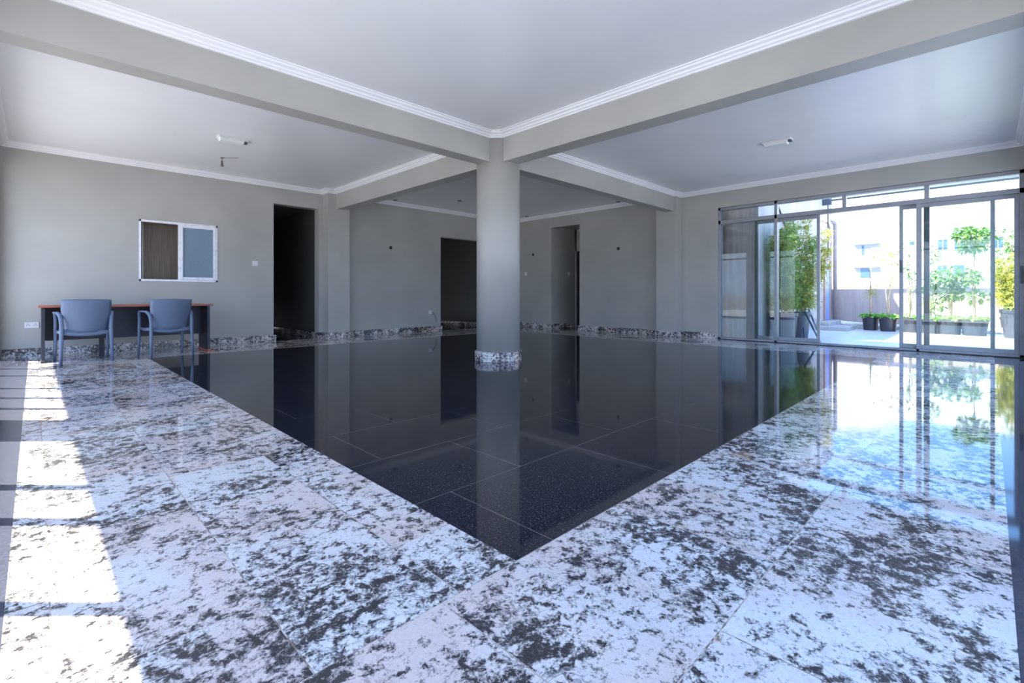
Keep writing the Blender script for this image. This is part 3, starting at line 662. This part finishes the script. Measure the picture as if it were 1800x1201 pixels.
# spiky young plant
R = random.Random(5); root = tag(empty('potted_dracaena', (x, y, zt)), 'slim yellow spiky plant in the leftmost black pot along the terrace wall', 'potted plant', 'potted plants along the terrace wall')
pot(root, 0, 0, 0, 0.18, 0.145, 0.35, M['pot_black']); MB().tube([(0, 0, 0.3), (0.01, 0, 0.8), (0.0, 0, 1.25), (0.0, 0.0, 1.65)], [0.022, 0.018, 0.012, 0.006], 8).build('stem', M['stem'], root, smooth=True)
b = MB()
for i in range(150):
    z_ = R.choice([R.uniform(0.85, 1.25)]*4+[R.uniform(1.55, 1.7)]); a = R.uniform(0, 2*PI); s2 = 0.65 if z_ > 1.5 else 1.0
    d_ = Vector((math.cos(a), math.sin(a), R.uniform(-0.2, 0.8))).normalized(); leaf(b, Vector((0, 0, z_)), d_, R.uniform(0.18, 0.30)*s2, 0.018, Vector((0, 0, 1)), R, 0.25)
b.build('foliage', M['leaf_lime'], root); ground_leaves(root, 0, 0, 0.33, 0.24, 60, R, M['leaf_bright'])
x, y = at(1561, 583)
shrub('potted_shrub', 'tall sparse shrub in the second black pot from the left along the terrace wall', x, y, 0.19, [(0.05, -0.05, 1.6, 0.018), (-0.08, 0.06, 1.5, 0.015)],
      [(0.0, 0.05, 2.0, 0.26, 0.22, 60), (0.12, -0.14, 1.75, 0.2, 0.18, 30), (0.0, 0.0, 1.2, 0.26, 0.12, 36)], M['leaf_lime'], 11)
x, y = at(1599, 585)
shrub('potted_shrub', 'several stemmed shrub seen through the narrow glass strip between the frames', x, y, 0.19, [(-0.1, 0.06, 1.7, 0.014), (-0.03, 0.0, 1.8, 0.02), (0.05, -0.05, 1.5, 0.016), (0.10, -0.08, 1.2, 0.012)],
      [(0.0, 0.0, 1.55, 0.20, 0.25, 70), (0.05, -0.1, 1.15, 0.22, 0.15, 50), (-0.05, 0.1, 1.95, 0.15, 0.15, 26)], M['leaf_green'], 12)
x, y = at(1636, 587)
shrub('potted_shrub', 'leafy shrub right beside the dark middle door post', x, y, 0.20, [(0.0, 0.03, 1.9, 0.024), (0.06, -0.06, 1.4, 0.016)],
      [(0.0, 0.0, 1.85, 0.17, 0.20, 80), (0.0, -0.02, 1.25, 0.22, 0.22, 130), (0.02, -0.06, 0.75, 0.24, 0.25, 120)], M['leaf_green'], 13, lw=0.6)
x, y = at(1670, 588.7)
shrub('potted_shrub', 'bushy green shrub with three bare stems below its crown, left of the tallest potted tree', x, y, 0.22, [(-0.08, 0.06, 1.2, 0.02), (0.0, 0.0, 1.25, 0.02), (0.09, -0.07, 1.3, 0.03)],
      [(-0.05, 0.05, 1.30, 0.27, 0.22, 230), (0.1, -0.1, 1.18, 0.24, 0.2, 130), (0.0, -0.02, 0.92, 0.2, 0.14, 110)], M['leaf_green'], 14, lw=0.65)
x, y = at(1713, 591)
shrub('potted_tree', 'tallest potted tree with a wide crown on two thin stems', x, y, 0.235, [(0.0, 0.0, 2.0, 0.022), (-0.06, 0.05, 1.5, 0.028)],
      [(-0.02, 0.02, 2.22, 0.34, 0.17, 300), (0.0, 0.0, 2.0, 0.30, 0.14, 130), (-0.08, 0.12, 1.28, 0.22, 0.16, 130), (0.04, -0.04, 0.86, 0.34, 0.1, 90)], M['leaf_green'], 15, lw=0.65, ls=(0.08, 0.15))
x, y = 16.05, 0.0
shrub('potted_shrub', 'slender grey green shrub rising behind the yellow bamboo at the far right', 16.16, -0.37, 0.2, [(0, 0, 2.2, 0.02), (0.05, 0.05, 1.9, 0.015)],
      [(0.0, 0.0, 2.15, 0.22, 0.3, 120), (0.0, 0.0, 1.8, 0.28, 0.2, 120)], M['leaf_green'], 16, gl=False)
bpy.context.view_layer.update()
for o in COL.objects:
    if o.get('label', '').startswith('slender grey green'): o.location.z = 0.025

def bamboo(name, label, pots, canes, box, n, m_, m2, seed, frac2, pm, group=None):
    """canes (x,y,lean x,lean y,height,pot height); leaves in sprays on side twigs"""
    R = random.Random(seed); X_, Y_ = pots[0][0], pots[0][1]
    root = tag(empty(name, (X_, Y_, zt)), label, 'potted bamboo', group)
    for (px_, py_, rt, rb, h_) in pots: pot(root, px_-X_, py_-Y_, 0, rt, rb, h_, pm)
    st = MB(); A = MB(); B = MB()
    for (cx, cy, lx, ly, hh) in canes:
        h0 = pots[0][4]*0.9; pts = []
        for i in range(9):
            t_ = i/8; pts.append(Vector((cx-X_+lx*t_**1.6, cy-Y_+ly*t_**1.6, h0+(hh-h0)*(t_-0.12*t_**3*(abs(lx)+abs(ly)))))) 
        st.tube(pts, [0.011*(1-0.7*i/8) for i in range(9)], 5)
        for j in range(n):
            t_ = R.uniform(0.05, 1.0); k = min(7, int(t_*8)); base = pts[k].lerp(pts[k+1], t_*8-k)
            a = R.uniform(0, 2*PI)
            if base.y+Y_ > YS-0.06: continue
            L = R.uniform(0.08, box)*(1.12-0.65*t_**2)
            d_ = Vector((math.cos(a), math.sin(a), R.uniform(0.0, 0.9))).normalized(); tip = base+d_*L; tip.y = min(tip.y, YS-0.05-Y_)
            if j % 2 == 0: st.tube([base, tip], 0.0022, 3, cap=False)
            tgt = B if R.random() < frac2(cx, t_, a) else A
            for q_ in range(7):
                s_ = R.uniform(0.35, 1.0); p = base.lerp(tip, s_); p.y = min(p.y, YS-0.09-Y_); dd_ = (d_*0.5+rv(R)*0.8+Vector((0, 0, -0.15))).normalized()
                leaf(tgt, p, dd_, R.uniform(0.05, 0.095), R.uniform(0.013, 0.021), rv(R), R, 0.3)
    st.build('cane', M['cane'], root); A.build('foliage', m_, root); B.build('foliage', m2, root)
    return root
bamboo('potted_bamboo', 'big bushy green bamboo in large pots beside the plaster wall, behind the left panes', [(10.75, 2.96, 0.26, 0.21, 0.54), (11.32, 2.86, 0.25, 0.20, 0.55)],
       [(10.68, 3.02, -0.10, 0.12, 2.0), (10.75, 2.94, 0.0, -0.02, 2.25), (10.82, 2.92, 0.12, -0.06, 2.35), (10.7, 2.9, -0.12, -0.05, 2.1), (10.8, 3.0, -0.15, 0.05, 2.2), (10.85, 2.95, 0.1, 0.05, 1.9),
        (11.25, 2.9, 0.0, 0.05, 2.5), (11.35, 2.85, 0.15, -0.1, 2.55), (11.3, 2.8, 0.15, -0.20, 2.2), (11.38, 2.8, 0.35, -0.42, 2.0), (11.35, 2.75, 0.25, -0.38, 1.6), (11.4, 2.8, 0.45, -0.42, 2.45)],
       0.34, 210, M['leaf_bamboo'], M['leaf_yellow'], 21, lambda cx, t_, a: (0.85 if cx > 11.34 else 0.25*t_) , M['pot_grey'])
bamboo('potted_bamboo', 'yellow bamboo in a tall grey pot at the far right of the terrace', [(14.40, -0.40, 0.25, 0.18, 0.60)],
       [(14.30, -0.24, 0.0, 0.16, 1.65), (14.32, -0.28, -0.05, 0.22, 1.45), (14.42, -0.40, 0.0, 0.0, 1.75), (14.4, -0.45, 0.05, -0.1, 1.7), (14.45, -0.38, 0.1, 0.05, 1.5), (14.33, -0.42, -0.12, 0.02, 1.35)], 0.30, 170, M['leaf_yellow'], M['leaf_bamboo'], 22, lambda cx, t_, a: 0.12, M['pot_grey'])
# folding stand beside the bamboo pots
ea = tag(empty('folding_stand', (10.85, 2.45, zt)), 'dark folding steel stand leaning open beside the bamboo pots', 'stand')
A_ = uv_at(1413, 545, X=11.0); 
def wp(px, py, X_): v = uv_at(px, py, X=X_); return (v.x-10.85, v.y-2.45, v.z-zt)
top1 = wp(1414, 546, 11.2); l1 = uv_at(1442, 603, z=zt)
MB().tube([top1, (l1.x-10.85, l1.y-2.45, 0.0)], 0.018, 6).build('leg', M['steel_blue'], ea)
top2 = wp(1421, 543, 11.8); l2 = uv_at(1440, 589, z=zt)
MB().tube([top2, (l2.x-10.85, l2.y-2.45, 0.0)], 0.018, 6).build('leg', M['steel_blue'], ea)
t3 = wp(1412, 560, 11.4); l3 = uv_at(1414, 597.5, z=zt)
MB().tube([t3, (l3.x-10.85, l3.y-2.45, 0.0)], 0.016, 6).build('leg', M['steel_blue'], ea)
MB().tube([top1, top2], 0.014, 6).tube([top1, t3], 0.012, 6).build('crossbar', M['steel_blue'], ea)
